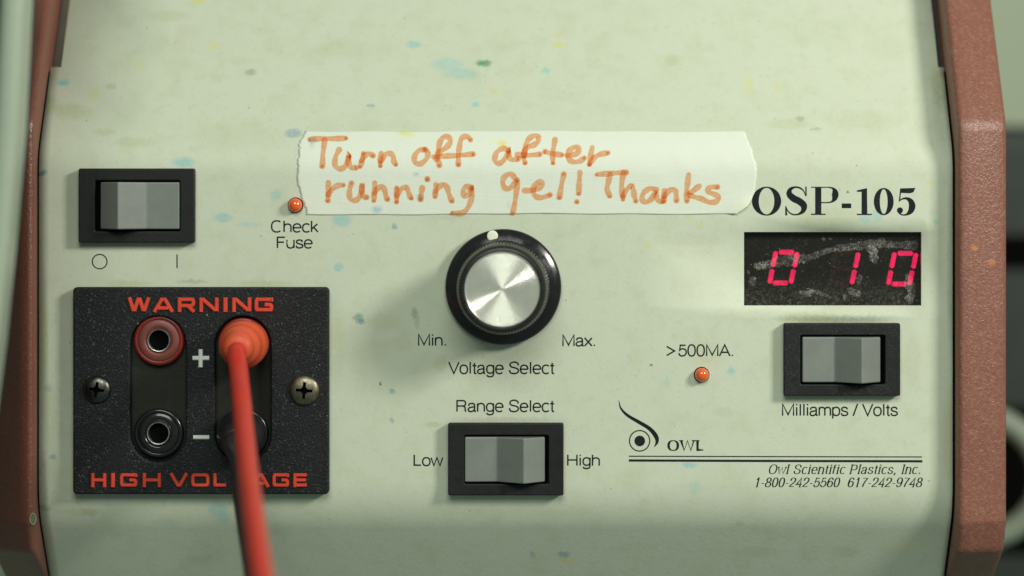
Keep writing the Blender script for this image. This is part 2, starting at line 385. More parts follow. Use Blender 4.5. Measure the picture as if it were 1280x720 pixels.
def text(mb, s, x0, x1, base, cap, mapper, sw=1.5, slant=0., nib=None, serif=0., lift=.12, rise=0., track=0.):
    """lays the string out between x0 and x1; rise = how far the right end is lower than the left"""
    total = sum(GL[c][0]+track for c in s)-track; lo = .1; hi = total-.08; kx = (x1-x0)/(hi-lo); x = 0; i = 0
    for c in s:
        adv, sts = GL[c]
        for st in sts:
            P = []
            for a, b in st:
                px = x0+(x+a-lo)*kx+slant*b*cap; P.append((px, base-b*cap+rise*(px-x0)/(x1-x0)))
            if nib:
                wd = []
                for j in range(len(P)):
                    p, q_ = P[max(j-1, 0)], P[min(j+1, len(P)-1)]; dx, dy = q_[0]-p[0], q_[1]-p[1]; d = math.hypot(dx, dy) or 1
                    w_ = nib[0]+(nib[1]-nib[0])*abs(dy/d)**1.6
                    if c in 'AVWMNwvx' and dx*dy < 0 and abs(dx) > slant*abs(dy)*1.2: w_ = nib[0]*1.5
                    wd.append(w_)
                ribbon(mb, P, wd, mapper, lift+.015*(i % 6))
            else: ribbon(mb, P, sw, mapper, lift+.015*(i % 6))
            if serif:
                for e, f in ((0, 1), (-1, -2)):
                    if c in ',.-/tfces' : break
                    dx, dy = P[e][0]-P[f][0], P[e][1]-P[f][1]
                    if abs(dy) > 1.35*abs(dx) and math.hypot(dx, dy) > .3*cap:
                        ribbon(mb, [(P[e][0]-serif*cap, P[e][1]), (P[e][0]+serif*cap, P[e][1])], nib[0]*1.1, mapper, lift+.1)
            i += 1
        x += adv+track
def disc(mb, cx, cy, r, mapper, lift=.12, n=28, ry=None):
    mb.add([mapper(cx+r*math.cos(2*math.pi*k/n), cy+(ry or r)*math.sin(2*math.pi*k/n), lift) for k in range(n)], [tuple(range(n))])
def ring(mb, cx, cy, rx, ry, ix, iy, mapper, lift=.12, n=48):
    vs_ = []
    for k in range(n):
        a = 2*math.pi*k/n
        vs_ += [mapper(cx+rx*math.cos(a), cy+ry*math.sin(a), lift), mapper(cx+ix*math.cos(a), cy+iy*math.sin(a), lift)]
    mb.add(vs_, [(2*k, 2*((k+1) % n), 2*((k+1) % n)+1, 2*k+1) for k in range(n)])
def poly(mb, pts, mapper, lift=.12): mb.add([mapper(x, y, lift) for x, y in pts], [tuple(range(len(pts)))])

# ------------------------------------------------------------------ materials
M = {}
M['panel'] = panel_material()
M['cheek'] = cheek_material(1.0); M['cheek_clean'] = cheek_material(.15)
M['ink'] = plastic('black_screen_print', (.010, .012, .015), .6, .3, 6, 0, .22, (.26, .28, .22), .15)
M['bezel'] = plastic('matt_black_plastic', (.017, .018, .018), .46, .2, 3, .35, .42, (.17, .18, .15), .22)
M['bezel_clean'] = plastic('clean_black_plastic', (.015, .016, .016), .46, .2, 3, .35, .10, (.17, .18, .15), .22)
M['rocker'] = plastic('grey_plastic', (.190, .208, .188), .42, .14, 4, .25, .16, (.32, .33, .28))
M['gloss_black'] = plastic('gloss_black_plastic', (.012, .012, .013), .16, .1, 3, .04, .12, (.16, .17, .15))
M['barrel'] = plastic('knob_barrel_plastic', (.016, .017, .015), .30, .1, 3, 0, .2, (.10, .11, .09), .35)
M['white_dot'] = plastic('cream_plastic', (.78, .79, .66), .35, .05, 5, .1)
M['red_letter'] = plastic('red_raised_lettering', (.66, .066, .034), .28, .2, 4, .5, .42, (.06, .02, .02))
M['white_letter'] = plastic('white_raised_lettering', (.74, .78, .74), .4, .1, 4, .3, .3, (.35, .37, .33))
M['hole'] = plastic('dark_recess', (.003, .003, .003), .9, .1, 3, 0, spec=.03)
M['slot'] = plastic('slot_floor_plastic', (.020, .020, .015), .5, .3, 9, .5, .3, (.07, .07, .05), .25)
M['red_socket'] = plastic('red_socket_plastic', (.20, .018, .012), .34, .2, 5, .2, .25, (.30, .16, .12))
M['red_socket_face'] = plastic('worn_red_socket_face', (.175, .045, .034), .45, .25, 5, .2, .5, (.26, .12, .09))
M['wall'] = plastic('pale_green_wall_paint', (.42, .49, .34), .6, .05, 40, 0)
M['dark_case'] = plastic('dark_grey_casing', (.022, .030, .024), .6, .3, 60, 0)
M['grey_hose'] = plastic('pale_grey_green_hose', (.25, .30, .225), .5, .1, 20, 0)
M['side_case'] = plastic('pale_green_moulded_casing', (.33, .39, .30), .4, .05, 30, 0)
M['red_rubber'] = plastic('red_lead_insulation', (.52, .030, .018), .36, .10, 8, .12, .1, (.4, .12, .08), .45)
M['red_boot'] = plastic('orange_red_plug_rubber', (.62, .085, .032), .42, .10, 8, .15, .1, (.5, .2, .12), .4)
M['black_rubber'] = plastic('black_lead_insulation', (.018, .018, .019), .34, .15, 8, .1)

def plate_mat():
    q = N('black_grained_plate')
    g = q.noise(3.0, 3, .6); n2 = q.noise(1.6, 3, .6)
    sp = q.math('MULTIPLY', q.rng(q.noise(2.3, 3, .7), .60, .70), q.rng(q.noise(25, 3), .35, .65, .35, 1))
    c = q.mix(q.noise(30, 3), (.008, .009, .010), (.013, .014, .016))
    c = q.mix(q.math('MULTIPLY', sp, .85), c, (.19, .20, .19))
    c = q.mix(q.rng(q.voro(31), .02, .05, .8, 0), c, (.30, .32, .30))
    q.set(Base_Color=c, Roughness=.46, Specular_IOR_Level=.24); q.bump(q.math('ADD', g, q.math('MULTIPLY', n2, .8)), 1.1, .8)
    return q.m
M['plate'] = plate_mat()
def metal(name, base, rough, dirt=.4):
    q = N(name)
    c = q.mix(q.rng(q.noise(7, 5, .7), .4, .7, 0, dirt), base, tuple(x*.35 for x in base))
    q.set(Base_Color=c, Metallic=1., Roughness=q.rng(q.noise(5, 4), .3, .7, rough, rough+.2)); q.bump(q.noise(4, 3), .5, .4); return q.m
M['screw'] = metal('tarnished_screw_steel', (.27, .24, .17), .34, .8)
M['screw_dark'] = metal('blackened_screw_steel', (.13, .13, .115), .24, .8)
M['rim'] = metal('nickel_socket_rim', (.55, .56, .52), .25)
def turned():
    q = N('turned_aluminium')
    c = q.mix(q.rng(q.noise(9, 5, .7), .5, .8, 0, .35), (.74, .74, .65), (.52, .50, .40))
    q.set(Base_Color=c, Metallic=.66, Roughness=q.rng(q.noise(6, 3), .3, .7, .20, .27)); return q.m
M['turned'] = turned()
def led_mat():
    q = N('orange_lamp_lens')
    q.set(Base_Color=(.80, .125, .02), Roughness=.09, Specular_IOR_Level=.6, Subsurface_Weight=.25, Subsurface_Scale=.0006, Coat_Weight=.5, Coat_Roughness=.04)
    q.p.inputs['Subsurface Radius'].default_value = (1, .25, .05)
    return q.m
M['led'] = led_mat()
def lit(name, c, e):
    q = N(name); f = q.rng(q.noise(5, 2), .3, .7, .62, 1.15)
    q.set(Base_Color=(.05, .005, .01), Emission_Color=c, Emission_Strength=q.math('MULTIPLY', f, e)); return q.m
M['segment'] = lit('lit_red_segment', (1.0, .018, .21), 2.7)
M['unlit'] = plastic('unlit_segment', (.16, .035, .03), .5, .1, 4, 0)
def pane():
    q = N('smoked_display_pane'); nt = q.t
    tr = q.n('ShaderNodeBsdfTransparent'); tr.inputs[0].default_value = (.62, .42, .45, 1)
    gl = q.n('ShaderNodeBsdfGlossy'); gl.inputs['Roughness'].default_value = .12; gl.inputs[0].default_value = (.9, .9, .9, 1)
    fr = q.n('ShaderNodeFresnel'); fr.inputs[0].default_value = 1.45
    m1 = q.n('ShaderNodeMixShader'); q.l(fr.outputs[0], m1.inputs[0]); q.l(tr.outputs[0], m1.inputs[1]); q.l(gl.outputs[0], m1.inputs[2])
    df = q.n('ShaderNodeBsdfDiffuse'); df.inputs[0].default_value = (.42, .44, .36, 1)
    fine = q.math('MULTIPLY', q.rng(q.noise(1.8, 4, .8), .58, .78), q.rng(q.noise(16, 4), .42, .68, .12, 1))
    spx = q.rng(q.voro(7.), .03, .12, .85, 0)
    spx = q.math('MULTIPLY', spx, q.rng(q.noise(12, 2), .45, .55))
    tc = q.n('ShaderNodeSeparateXYZ'); q.l(q.co(), tc.inputs[0])
    edge = q.rng(tc.outputs[2], -384, -345, .6, 0)          # grime settled along the lower edge
    edge = q.math('MULTIPLY', edge, q.rng(q.noise(3.5, 6, .8), .47, .78))
    f = q.math('MAXIMUM', q.math('MAXIMUM', fine, spx), edge)
    f = q.math('ADD', q.math('MULTIPLY', f, .62), .03)
    m2 = q.n('ShaderNodeMixShader'); q.l(f, m2.inputs[0]); q.l(m1.outputs[0], m2.inputs[1]); q.l(df.outputs[0], m2.inputs[2])
    q.l(m2.outputs[0], nt.nodes['Material Output'].inputs['Surface']); return q.m
M['pane'] = pane()
def smear_mat():
    q = N('dried_glue_smear'); nt = q.t
    tr = q.n('ShaderNodeBsdfTransparent'); df = q.n('ShaderNodeBsdfDiffuse'); df.inputs[0].default_value = (.52, .50, .45, 1)
    e = q.voro(3.3, 'DISTANCE_TO_EDGE')
    f = q.math('MAXIMUM', q.math('MULTIPLY', q.rng(e, .02, .16, 1, 0), q.rng(q.noise(9, 4, .7), .38, .62, .1, .95)), .13)
    f = q.math('MULTIPLY', q.math('MULTIPLY', f, .66), q.rng(q.noise(5, 5, .8), .36, .60, .12, 1))
    m = q.n('ShaderNodeMixShader'); q.l(f, m.inputs[0]); q.l(tr.outputs[0], m.inputs[1]); q.l(df.outputs[0], m.inputs[2])
    q.l(m.outputs[0], nt.nodes['Material Output'].inputs['Surface']); return q.m
M['smear'] = smear_mat()
def tape_mat():
    q = N('cream_masking_tape')
    hs = q.n('ShaderNodeMapping'); q.l(q.co(), hs.inputs[0]); hs.inputs['Scale'].default_value = (1, 1, .18)
    cr = q.noise(3.5, 4, .6, hs.outputs[0])
    hs2 = q.n('ShaderNodeMapping'); q.l(q.co(), hs2.inputs[0]); hs2.inputs['Scale'].default_value = (.12, 1, 1)
    st = q.noise(3.0, 4, .65, hs2.outputs[0])
    c = q.mix(cr, (.68, .72, .61), (.73, .77, .66))
    c = q.mix(q.rng(st, .45, .75, 0, .25), c, (.74, .77, .70))
    for x, v, rx, rv, cc, a in ((505,165,12,5,(.70,.66,.15),.7),(512,169,10,4,(.72,.70,.2),.5),(628,180,8,6,(.78,.62,.06),.7),(615,175,9,4,(.8,.76,.3),.4),(391,176,6,5,(.16,.30,.40),.6),(390,182,4,6,(.3,.5,.55),.4),
          (520,218,4,3,(.25,.32,.5),.6),(525,247,5,5,(.2,.26,.3),.7),(471,262,8,5,(.22,.42,.6),.75),(636,255,3,6,(.3,.5,.6),.4),(697,206,8,3,(.7,.6,.7),.15),(935,255,8,12,(.80,.82,.50),.5)):
        p = surf(x, v, 0)-ORG
        s_ = q.n('ShaderNodeVectorMath', operation='SUBTRACT'); q.l(q.co(), s_.inputs[0]); s_.inputs[1].default_value = (p.x/S, 0, p.z/S)
        m_ = q.n('ShaderNodeVectorMath', operation='MULTIPLY'); q.l(s_.outputs[0], m_.inputs[0]); m_.inputs[1].default_value = (1/rx, 0, 1/rv)
        le = q.n('ShaderNodeVectorMath', operation='LENGTH'); q.l(m_.outputs[0], le.inputs[0])
        c = q.mix(q.math('MULTIPLY', q.rng(le.outputs['Value'], .3, 1.2, a, 0), q.rng(q.noise(5, 3), .3, .6, .4, 1)), c, cc)
    q.set(Base_Color=c, Roughness=.55, Specular_IOR_Level=.35)
    q.bump(q.math('ADD', q.math('MULTIPLY', cr, .35), st), .55, .5); return q.m
M['tape'] = tape_mat()
def marker(name, tint, dense):
    q = N(name); nt = q.t
    nz = q.noise(4.5, 4, .75); c = q.mix(q.rng(nz, .3, .7), tuple(x**1.2 for x in tint), tuple(x**.42 for x in tint))
    tr = q.n('ShaderNodeBsdfTransparent'); q.l(c, tr.inputs[0])
    df = q.n('ShaderNodeBsdfDiffuse'); df.inputs[0].default_value = (.74, .27, .12, 1)
    m = q.n('ShaderNodeMixShader'); m.inputs[0].default_value = dense; q.l(tr.outputs[0], m.inputs[1]); q.l(df.outputs[0], m.inputs[2])
    q.l(m.outputs[0], nt.nodes['Material Output'].inputs['Surface']); return q.m
M['marker'] = marker('orange_marker_ink', (1.0, .73, .53), .16)
M['marker_dark'] = marker('pooled_orange_marker_ink', (.96, .66, .48), .18)

# ------------------------------------------------------------------ the setting behind
mb = MB(); box(mb, -6000, 7000, -4000, 3200, -2300, -2260)
o = link('wall', mb.mesh('wall'), W(0, 3200, -2280), M['wall']); tag(o, kind='structure')

# ------------------------------------------------------------------ the power supply
SUP = empty('power_supply', W(620, VBOT+30, -700),
            'pale green power supply with red-brown side cheeks, rocker switches, round knob and red digits', 'power supply')

# front panel sheet, bent over the top and bottom, with the display opening and the upper corner notches
NV = 80.0
vpts = sorted(set([round(p[0], 3) for p in front]+[290., 382., NV]+[VTOP+25+i*20 for i in range(0, 8)]+[230.+i*20 for i in range(3)]+[400.+i*40 for i in range(5)]))
prof = [p for p in sec if p[1] <= -300 or p[0] <= VTOP+25 or p[0] >= VBOT-25]
path = [p for p in sec if p[0] <= VTOP+25]+[(v, h_of(v)) for v in vpts if VTOP+25 < v < VBOT-25]+[p for p in sec if p[0] >= VBOT-25]
path = [p for i, p in enumerate(path) if i == 0 or math.dist(p, path[i-1]) > .5]
path = sorted(path[:0]+path, key=lambda p: 0) if False else path
xs = [48.6, 62., 200, 400, 640, 800, 930., 1040, 1152., 1184.5, 1192.0]
mb = MB(); idx = {}
for i, x in enumerate(xs):
    for j, (v, h) in enumerate(path):
        idx[i, j] = len(mb.v); mb.v.append(tuple(W(x, v, h)))
for i in range(len(xs)-1):
    for j in range(len(path)-1):
        va, vb = path[j][0], path[j+1][0]; xa, xb = xs[i], xs[i+1]
        if xa >= 929 and xb <= 1153 and va >= 289.9 and vb <= 382.1 and path[j][1] > -5: continue
        if (xb <= 63 or xa >= 1184) and vb <= NV+.1: continue
        mb.f.append((idx[i, j], idx[i+1, j], idx[i+1, j+1], idx[i, j+1]))
me = mb.mesh('front_panel', True, 40)
# make normals face outward (towards the camera)
bm = bmesh.new(); bm.from_mesh(me); bm.faces.ensure_lookup_table()
best = max(bm.faces, key=lambda f: abs(f.normal.y)*f.calc_area())
if best.normal.y > 0: bmesh.ops.reverse_faces(bm, faces=bm.faces)
bmesh.ops.delete(bm, geom=[v for v in bm.verts if not v.link_faces], context='VERTS')
bm.to_mesh(me); bm.free()
PAN = link('front_panel', me, ORG, M['panel'], SUP)
so = PAN.modifiers.new('sheet', 'SOLIDIFY'); so.thickness = 8*S; so.offset = -1

# cheeks
cs = fillet([(VTOP-60, DEEP-10, 0), (VTOP-44, (VTOP-VT)*TT+14, 40), (-6+0, 27-(156+6)*TT, 20), (156, 27, 34), (651, 27, 12), (689, 27-38*.45, 22), (VBOT+30, 27-38*.45-(VBOT+30-689)*1.7, 20), (VBOT+40, DEEP-10, 0)])
# below the top bend the cheek turns flatter once more at its upper end
def cheek(xi, xo, label, drop, mat):
    """xi inner, xo outer edge; the face falls away towards the outer edge"""
    m_ = MB(); n = len(cs)
    sgn = 1 if xo > xi else -1
    cols = [(xi, -6), (xi+sgn*3, -1.2), (xi+sgn*8, 0), (xi+sgn*22, -drop*.28), (xo-sgn*22, -drop*.62), (xo-sgn*6, -drop+3), (xo-sgn*1.5, -drop-1), (xo, -drop-7)]
    for x, d in cols:
        for (v, h) in cs:
            m_.v.append(tuple(W(x, v, h+d)))
    for i in range(len(cols)-1):
        for j in range(n-1): m_.f.append((i*n+j, i*n+j+1, (i+1)*n+j+1, (i+1)*n+j))
        m_.f.append((i*n, (i+1)*n, (i+1)*n+n-1, i*n+n-1))
    m_.f.append(tuple(range(n))); m_.f.append(tuple((len(cols)-1)*n+j for j in range(n)))
    return link('side_cheek', m_.mesh('side_cheek', True, 50), ORG, mat, SUP, label)
ck_l = cheek(47.2, -17, 'left cheek in shade, with a chipped spot near its lower end', 36, M['cheek_clean'])
ck_r = cheek(1193.0, 1257.5, 'right cheek with two small orange specks', 20, M['cheek'])
for xg, wg, hg in ((47.9, 1.5, 3.0), (1191.6, 1.6, 5.0)):  # added black strips stand in for the shade in the panel-to-cheek gaps
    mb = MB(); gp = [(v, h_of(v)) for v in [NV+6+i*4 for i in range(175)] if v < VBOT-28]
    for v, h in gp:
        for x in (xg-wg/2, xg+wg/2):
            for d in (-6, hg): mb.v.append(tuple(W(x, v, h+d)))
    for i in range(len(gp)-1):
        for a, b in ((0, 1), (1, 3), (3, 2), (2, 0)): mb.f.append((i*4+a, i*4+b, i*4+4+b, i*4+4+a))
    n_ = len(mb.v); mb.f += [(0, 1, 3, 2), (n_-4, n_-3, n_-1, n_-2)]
    link('gap_shade_strip', mb.mesh('gap_shade_strip'), W(xg, 360, 0), M['hole'], SUP)
# chip in the left cheek's paint
mb = MB(); chip = lambda x, y, l: V(x, y, 27+l)
ring(mb, 41.3, 648.5, 4.4, 7.6, 3.2, 6.2, chip, .5, 20)
link('paint_chip', mb.mesh('paint_chip'), V(41, 648, 22), plastic('chip_rim', (.36, .36, .28), .5, .2), ck_l)
mb = MB(); disc(mb, 41.3, 648.5, 3.0, chip, .4, 20, 5.6)
link('paint_chip', mb.mesh('paint_chip'), V(41, 648, 22), plastic('bare_primer', (.16, .19, .09), .5, .2), ck_l)
# dark seam flange in the notches
for x0, x1 in ((48.0, 66.), (1180., 1192.4)):
    mb = MB(); c = []
    for v in (NV+14, NV, 40, 0, -60, -130):
        hh = h_of(v)-20; c += [W(x0, v, hh), W(x1, v, hh)]
    mb.add(c, [(2*i, 2*i+1, 2*i+3, 2*i+2) for i in range(5)])
    link('seam_flange', mb.mesh('seam_flange'), W(x0, NV, -60), plastic('brown_inner_flange', (.14, .12, .09), .5, .2) if x0 < 100 else M['dark_case'], SUP)

flat = surf
# ---- screen-printed words
def printed(name, fn, label=None, px=(640, 360), mat=None):
    mb = MB(); fn(mb); return link(name, mb.mesh(name), surf(px[0], px[1], 0), mat or M['ink'], SUP, label)
def words(s, x0, x1, b, cap=14., sw=1.88, **k):
    return lambda mb: text(mb, s, x0, x1, b, cap, surf, sw, **k)
PL = 'printed_lettering'
printed(PL, lambda mb: (words('Check', 339.5, 397, 290, 14)(mb), words('Fuse', 346.5, 390, 310, 14)(mb)), 'words Check Fuse under the left lamp', (368, 293))
printed(PL, lambda mb: ribbon(mb, [(124.6+9.2*math.cos(k*math.pi/20), 327+9*math.sin(k*math.pi/20)) for k in range(41)], 1.4, surf), 'O mark under the power switch', (124, 327))
printed(PL, lambda mb: ribbon(mb, [(221.3, 318), (221.3, 335)], 1.5, surf), 'I mark under the power switch', (221, 327))
printed(PL, words('Min.', 523, 558, 432, 14), 'word Min.', (540, 425))
printed(PL, words('Max.', 703.5, 744.5, 432.5, 14), 'word Max.', (724, 425))
printed(PL, words('Voltage Select', 562, 692, 467, 14.5), 'words Voltage Select', (627, 460))
printed(PL, words('Range Select', 571, 692, 514.5, 14.3), 'words Range Select', (631, 507))
printed(PL, words('Low', 517.5, 552.5, 582, 13.6), 'word Low', (535, 575))
printed(PL, words('High', 709.5, 749.5, 582, 13.6), 'word High', (730, 575))
printed(PL, lambda mb: (words('>', 833, 843.5, 445.5, 14.5)(mb), words('500MA.', 849, 917, 445, 14)(mb)), 'text > 500MA.', (875, 438))
printed(PL, words('Milliamps / Volts', 978, 1121.5, 519.5, 14.5), 'words Milliamps / Volts', (1050, 512))
printed(PL, lambda mb: text(mb, 'OWL', 836, 879, 563, 12.2, surf, nib=(1.2, 3.2), serif=.2, track=.22), 'bold word OWL', (858, 556))
printed(PL, lambda mb: text(mb, 'Owl Scientific Plastics, Inc.', 961, 1150, 592.2, 11.3, surf, slant=.24, nib=(.8, 1.7), serif=.12, track=.14), 'italic company name line', (1057, 586))
printed(PL, lambda mb: text(mb, '1-800-242-5560  617-242-9748', 943, 1151, 608.6, 11.3, surf, slant=.24, nib=(.8, 1.8), serif=.10, track=.10), 'italic telephone number line', (1048, 603))
printed('printed_rule', lambda mb: (ribbon(mb, [(786, 570.3), (970, 570.8), (1152.5, 571.2)], 1.4, surf), ribbon(mb, [(786, 575.6), (970, 576.2), (1153, 576.6)], 2.9, surf)), 'thin and thick printed rule', (970, 573))
def owl(mb):
    K = lambda x, y: (760+x/3.6, 420+y/3.6)
    pw = catmull([(*K(49, 290), .6), (*K(58, 325), 2.2), (*K(88, 357), 3.6), (*K(140, 388), 4.4), (*K(186, 416), 4.8), (*K(214, 448), 5.6), (*K(221, 475), 4.0), (*K(208, 500), .6)], 6)
    ribbon(mb, [p[:2] for p in pw], [p[2] for p in pw], surf)
    ring(mb, 799.5, 551, 13.4, 13.6, 11.9, 12.1, surf); disc(mb, 799.7, 551.2, 6.7, surf)
printed('printed_emblem', owl, 'owl eye emblem: swoosh over a ringed dot', (800, 540))
def osp(mb):
    k = 5.565; K = lambda x, y: (930+x/k, 225+y/k)
    def R(P, lift=.12):
        pw = catmull([(*K(x, y), w/k) for x, y, w in P], 6); ribbon(mb, [p[:2] for p in pw], [p[2] for p in pw], surf, lift)
    def Q(P, lift=.14): poly(mb, [K(x, y) for x, y in P], surf, lift)
    ring(mb, *K(157, 147), 102/k, 101/k, 54/k, 92/k, surf)
    R([(428,112,3),(416,78,8),(390,56,12),(355,50,13),(322,66,26),(316,98,42),(345,128,48),(385,148,48),(416,178,46),(410,216,30),(375,239,12),(335,238,10),(305,215,8),(292,182,3)])
    Q([(426,46),(436,46),(436,112),(427,112)]); Q([(287,182),(294,182),(302,246),(287,246)])
    Q([(495,50),(538,50),(538,240),(495,240)]); Q([(466,47),(600,47),(600,54),(466,54)], .16); Q([(466,234),(568,234),(568,243),(466,243)], .16)
    R([(590,51,7),(618,58,14),(632,78,36),(635,102,46),(630,128,36),(612,150,14),(580,157,8),(538,157,8)], .18)
    Q([(680,163),(746,163),(746,196),(680,196)])
    Q([(818,66),(856,56),(858,240),(818,240)]); Q([(785,72),(856,56),(856,70),(820,82),(785,82)], .16); Q([(785,235),(890,235),(890,244),(785,244)], .17)
    ring(mb, *K(972, 150), 69/k, 95/k, 27/k, 86/k, surf)
    Q([(1087,58),(1192,55),(1180,84),(1158,92),(1087,90)]); Q([(1086,60),(1095,60),(1086,150),(1077,150)], .16)
    R([(1080,148,4),(1100,132,10),(1132,128,18),(1160,148,36),(1170,182,46),(1158,218,36),(1130,240,14),(1100,242,9),(1078,228,12)], .18)
    disc(mb, *K(1085, 211), 21/k, surf, .2)
printed('printed_title', osp, 'large bold serif OSP-105', (1043, 250))

# ---- rocker switches
def switch(px0, px1, py0, py1, lev, raised, label, dusty=0):
    T = 13
    a = V(px0, py0, T); b = V(px1, py1, T)
    x0, v0, x1, v1 = a.x/S+640, 360-a.z/S, b.x/S+640, 360-b.z/S
    w = x1-x0; c = (x0+x1)/2
    me = filled(rrect(x0, x1, v0, v1, 2.2, 3), [rrect(x0+w*.142, x1-w*.130 if raised > 0 else x1-w*.125, v0+15.0, v1-14.5, 2, 3)], .3, T, 1.6, 'rocker_switch', 2)
    o = link('rocker_switch', me, W(c, v1, 0), M['bezel'] if dusty else M['bezel_clean'], SUP, label)
    mb = MB(); box(mb, x0+8, x1-8, v0+8, v1-8, -30, .8)
    link('switch_well', mb.mesh('switch_well'), W(c, v1, 0), M['hole'], o)
    # rocker: lev = image positions of its ends, valley and ridge
    L, vly, rdg, Rr = lev
    vx = lambda p, h: FX+(p-FX)*(D-h)/D
    if raised > 0:   P = [(vx(L, 14), 1), (vx(L, 14), 14), (vx(vly, 12), 12.5), (vx(rdg, 38), 36), (vx(Rr, 16), 12), (vx(Rr, 16), 1)]
    else:            P = [(vx(L, 16), 1), (vx(L, 16), 12), (vx(rdg, 38), 36), (vx(vly, 12), 12.5), (vx(Rr, 14), 14), (vx(Rr, 14), 1)]
    va, vb = v0+17.2, v1-17.0
    m2 = MB(); n = len(P)
    m2.add([W(x, va, h) for x, h in P]+[W(x, vb, h) for x, h in P], [tuple(range(n)), tuple(range(n, 2*n))]+[(i, (i+1) % n, n+(i+1) % n, n+i) for i in range(n)])
    bevel(link('rocker', m2.mesh('rocker'), W(c, v1, 5), M['rocker'], o), 1.6, 3, 12)
    return o
switch(98, 243, 210.5, 303.5, (125, 183, 147, 224), -1, 'power rocker switch pressed to the I side')
switch(560, 704.5, 529, 619.5, (581, 621, 655, 681), 1, 'range rocker switch pressed to Low')
switch(980, 1125.5, 404, 495, (1003, 1043, 1078, 1101), 1, 'milliamps or volts rocker switch with dust on its rim', 1)

# ---- knob
KX, KV = 629.3, 358.4
mb = MB()
lathe(mb, KX, KV, [(66, .4), (71, .6), (72.2, 3), (72.4, 10), (71.6, 13), (69.5, 14.6), (63, 17.5), (58, 19.5)], 96, None, False)
KN = link('control_knob', mb.mesh('control_knob', True, 50), W(KX, KV, 0), M['gloss_black'], SUP, 'round black voltage knob with a turned metal face')
pr = [(59, 18), (57.4, 21), (56.6, 60), (54.6, 90), (53.0, 96), (51.5, 98), (50.0, 99.5), (47.6, 100), (46.4, 98.5), (46.2, 96)]
def knurl(i, a, r):
    if 1 <= i <= 4:
        return r + (.55 if int(a*180/math.pi+.5) % 4 < 2 else -.55)
    return r
mb = MB(); lathe(mb, KX, KV, pr, 360, knurl, True)
link('knurled_barrel', mb.mesh('knurled_barrel', True, 25), W(KX, KV, 20), M['barrel'], KN)
rk = random.Random(11); ridges = []; rad_ = 43.6
while rad_ > 1.6:           # concentric turning marks, each with its own slope
    wv = .30; sl = math.tan(math.radians((1, 20, 9, 29, 4, 15)[len(ridges)//2 % 6]))
    ridges += [(rad_-wv*.5, 97.9+sl*wv*.5), (rad_-wv, 97.9)]; rad_ -= wv
ridges += [(.4, 97.9)]
mb = MB(); lathe(mb, KX, KV, [(46, 96), (46, 97.6), (45.2, 98.4), (44.4, 98.3), (43.6, 97.9)]+ridges, 144, None, True)
link('metal_face', mb.mesh('metal_face', True, 7), W(KX, KV, 97), M['turned'], KN)
p = V(615.6, 295, 17); dx, dv = p.x/S+640, 360-p.z/S
mb = MB(); lathe(mb, dx, dv, [(6.9, 12), (6.9, 17.6), (6.5, 18.2), (5.8, 18.4), (2, 18.4)], 32)
link('pointer_dot', mb.mesh('pointer_dot', True, 60), W(dx, dv, 17), M['white_dot'], KN)

# ---- indicator lamps
def lamp(px, py, label):
    mb = MB(); r = 8.7
    p = V(px, py, 5); x, v = p.x/S+640, 360-p.z/S
    lathe(mb, x, v, [(r, .5), (r, 5)]+[(r*math.cos(t*math.pi/2/7), 5+r*.95*math.sin(t*math.pi/2/7)) for t in range(1, 7)]+[(.4, 5+r*.95)], 40)
    o = link('indicator_lamp', mb.mesh('indicator_lamp', True, 60), W(x, v, 0), M['led'], SUP, label)
    mb = MB(); lathe(mb, x, v, [(r+1.1, .2), (r+1.0, .7), (r+.4, .9), (r-.3, .6)], 40, None, False)  # black ring put in for the shaded gap between lens and hole
    link('gap_shade_ring', mb.mesh('gap_shade_ring', True, 60), W(x, v, 0), M['hole'], o)
    # bright internal reflector cup seen as a paler crescent
lamp(369, 256.5, 'small orange lamp touching the left end of the tape')
lamp(877.3, 468.6, 'small orange lamp under > 500MA.')

# ---- display
mb = MB(); box(mb, 920, 1162, 280, 392, -44, -38)
for a in ((920, 929.2, 280, 392), (1152.8, 1162, 280, 392), (929.2, 1152.8, 280, 289.4), (929.2, 1152.8, 382.6, 392)): box(mb, *a, -38, -8.4)
DI = link('number_display', mb.mesh('number_display'), W(1041, 392, -30), M['hole'], SUP, 'red seven-segment display showing 0 1 0 behind a dusty smoked pane')
mb = MB(); box(mb, 929.4, 1152.6, 289.6, 382.4, -14, -11.5)
link('pane', mb.mesh('pane'), ORG, M['pane'], DI)
HD = -30
dm = lambda x, y, l: V(x, y, HD+l)
def K3(x, y): return (930+x/5.565, 285+y/5.565)
def seg(mb, a, b, w, t=2.0):
    (ax, ay), (bx, by) = K3(*a), K3(*b); L = math.hypot(bx-ax, by-ay); ux, uy = (bx-ax)/L, (by-ay)/L; h = w/5.565/2; e = h*.55
    P = [(ax, ay), (ax+ux*e-uy*h, ay+uy*e+ux*h), (bx-ux*e-uy*h, by-uy*e+ux*h), (bx, by), (bx-ux*e+uy*h, by-uy*e-ux*h), (ax+ux*e+uy*h, ay+uy*e-ux*h)]
    n = 6
    mb.add([dm(x, y, 0) for x, y in P]+[dm(x, y, t) for x, y in P], [tuple(range(n)), tuple(range(n, 2*n))]+[(i, (i+1) % n, n+(i+1) % n, n+i) for i in range(n)])
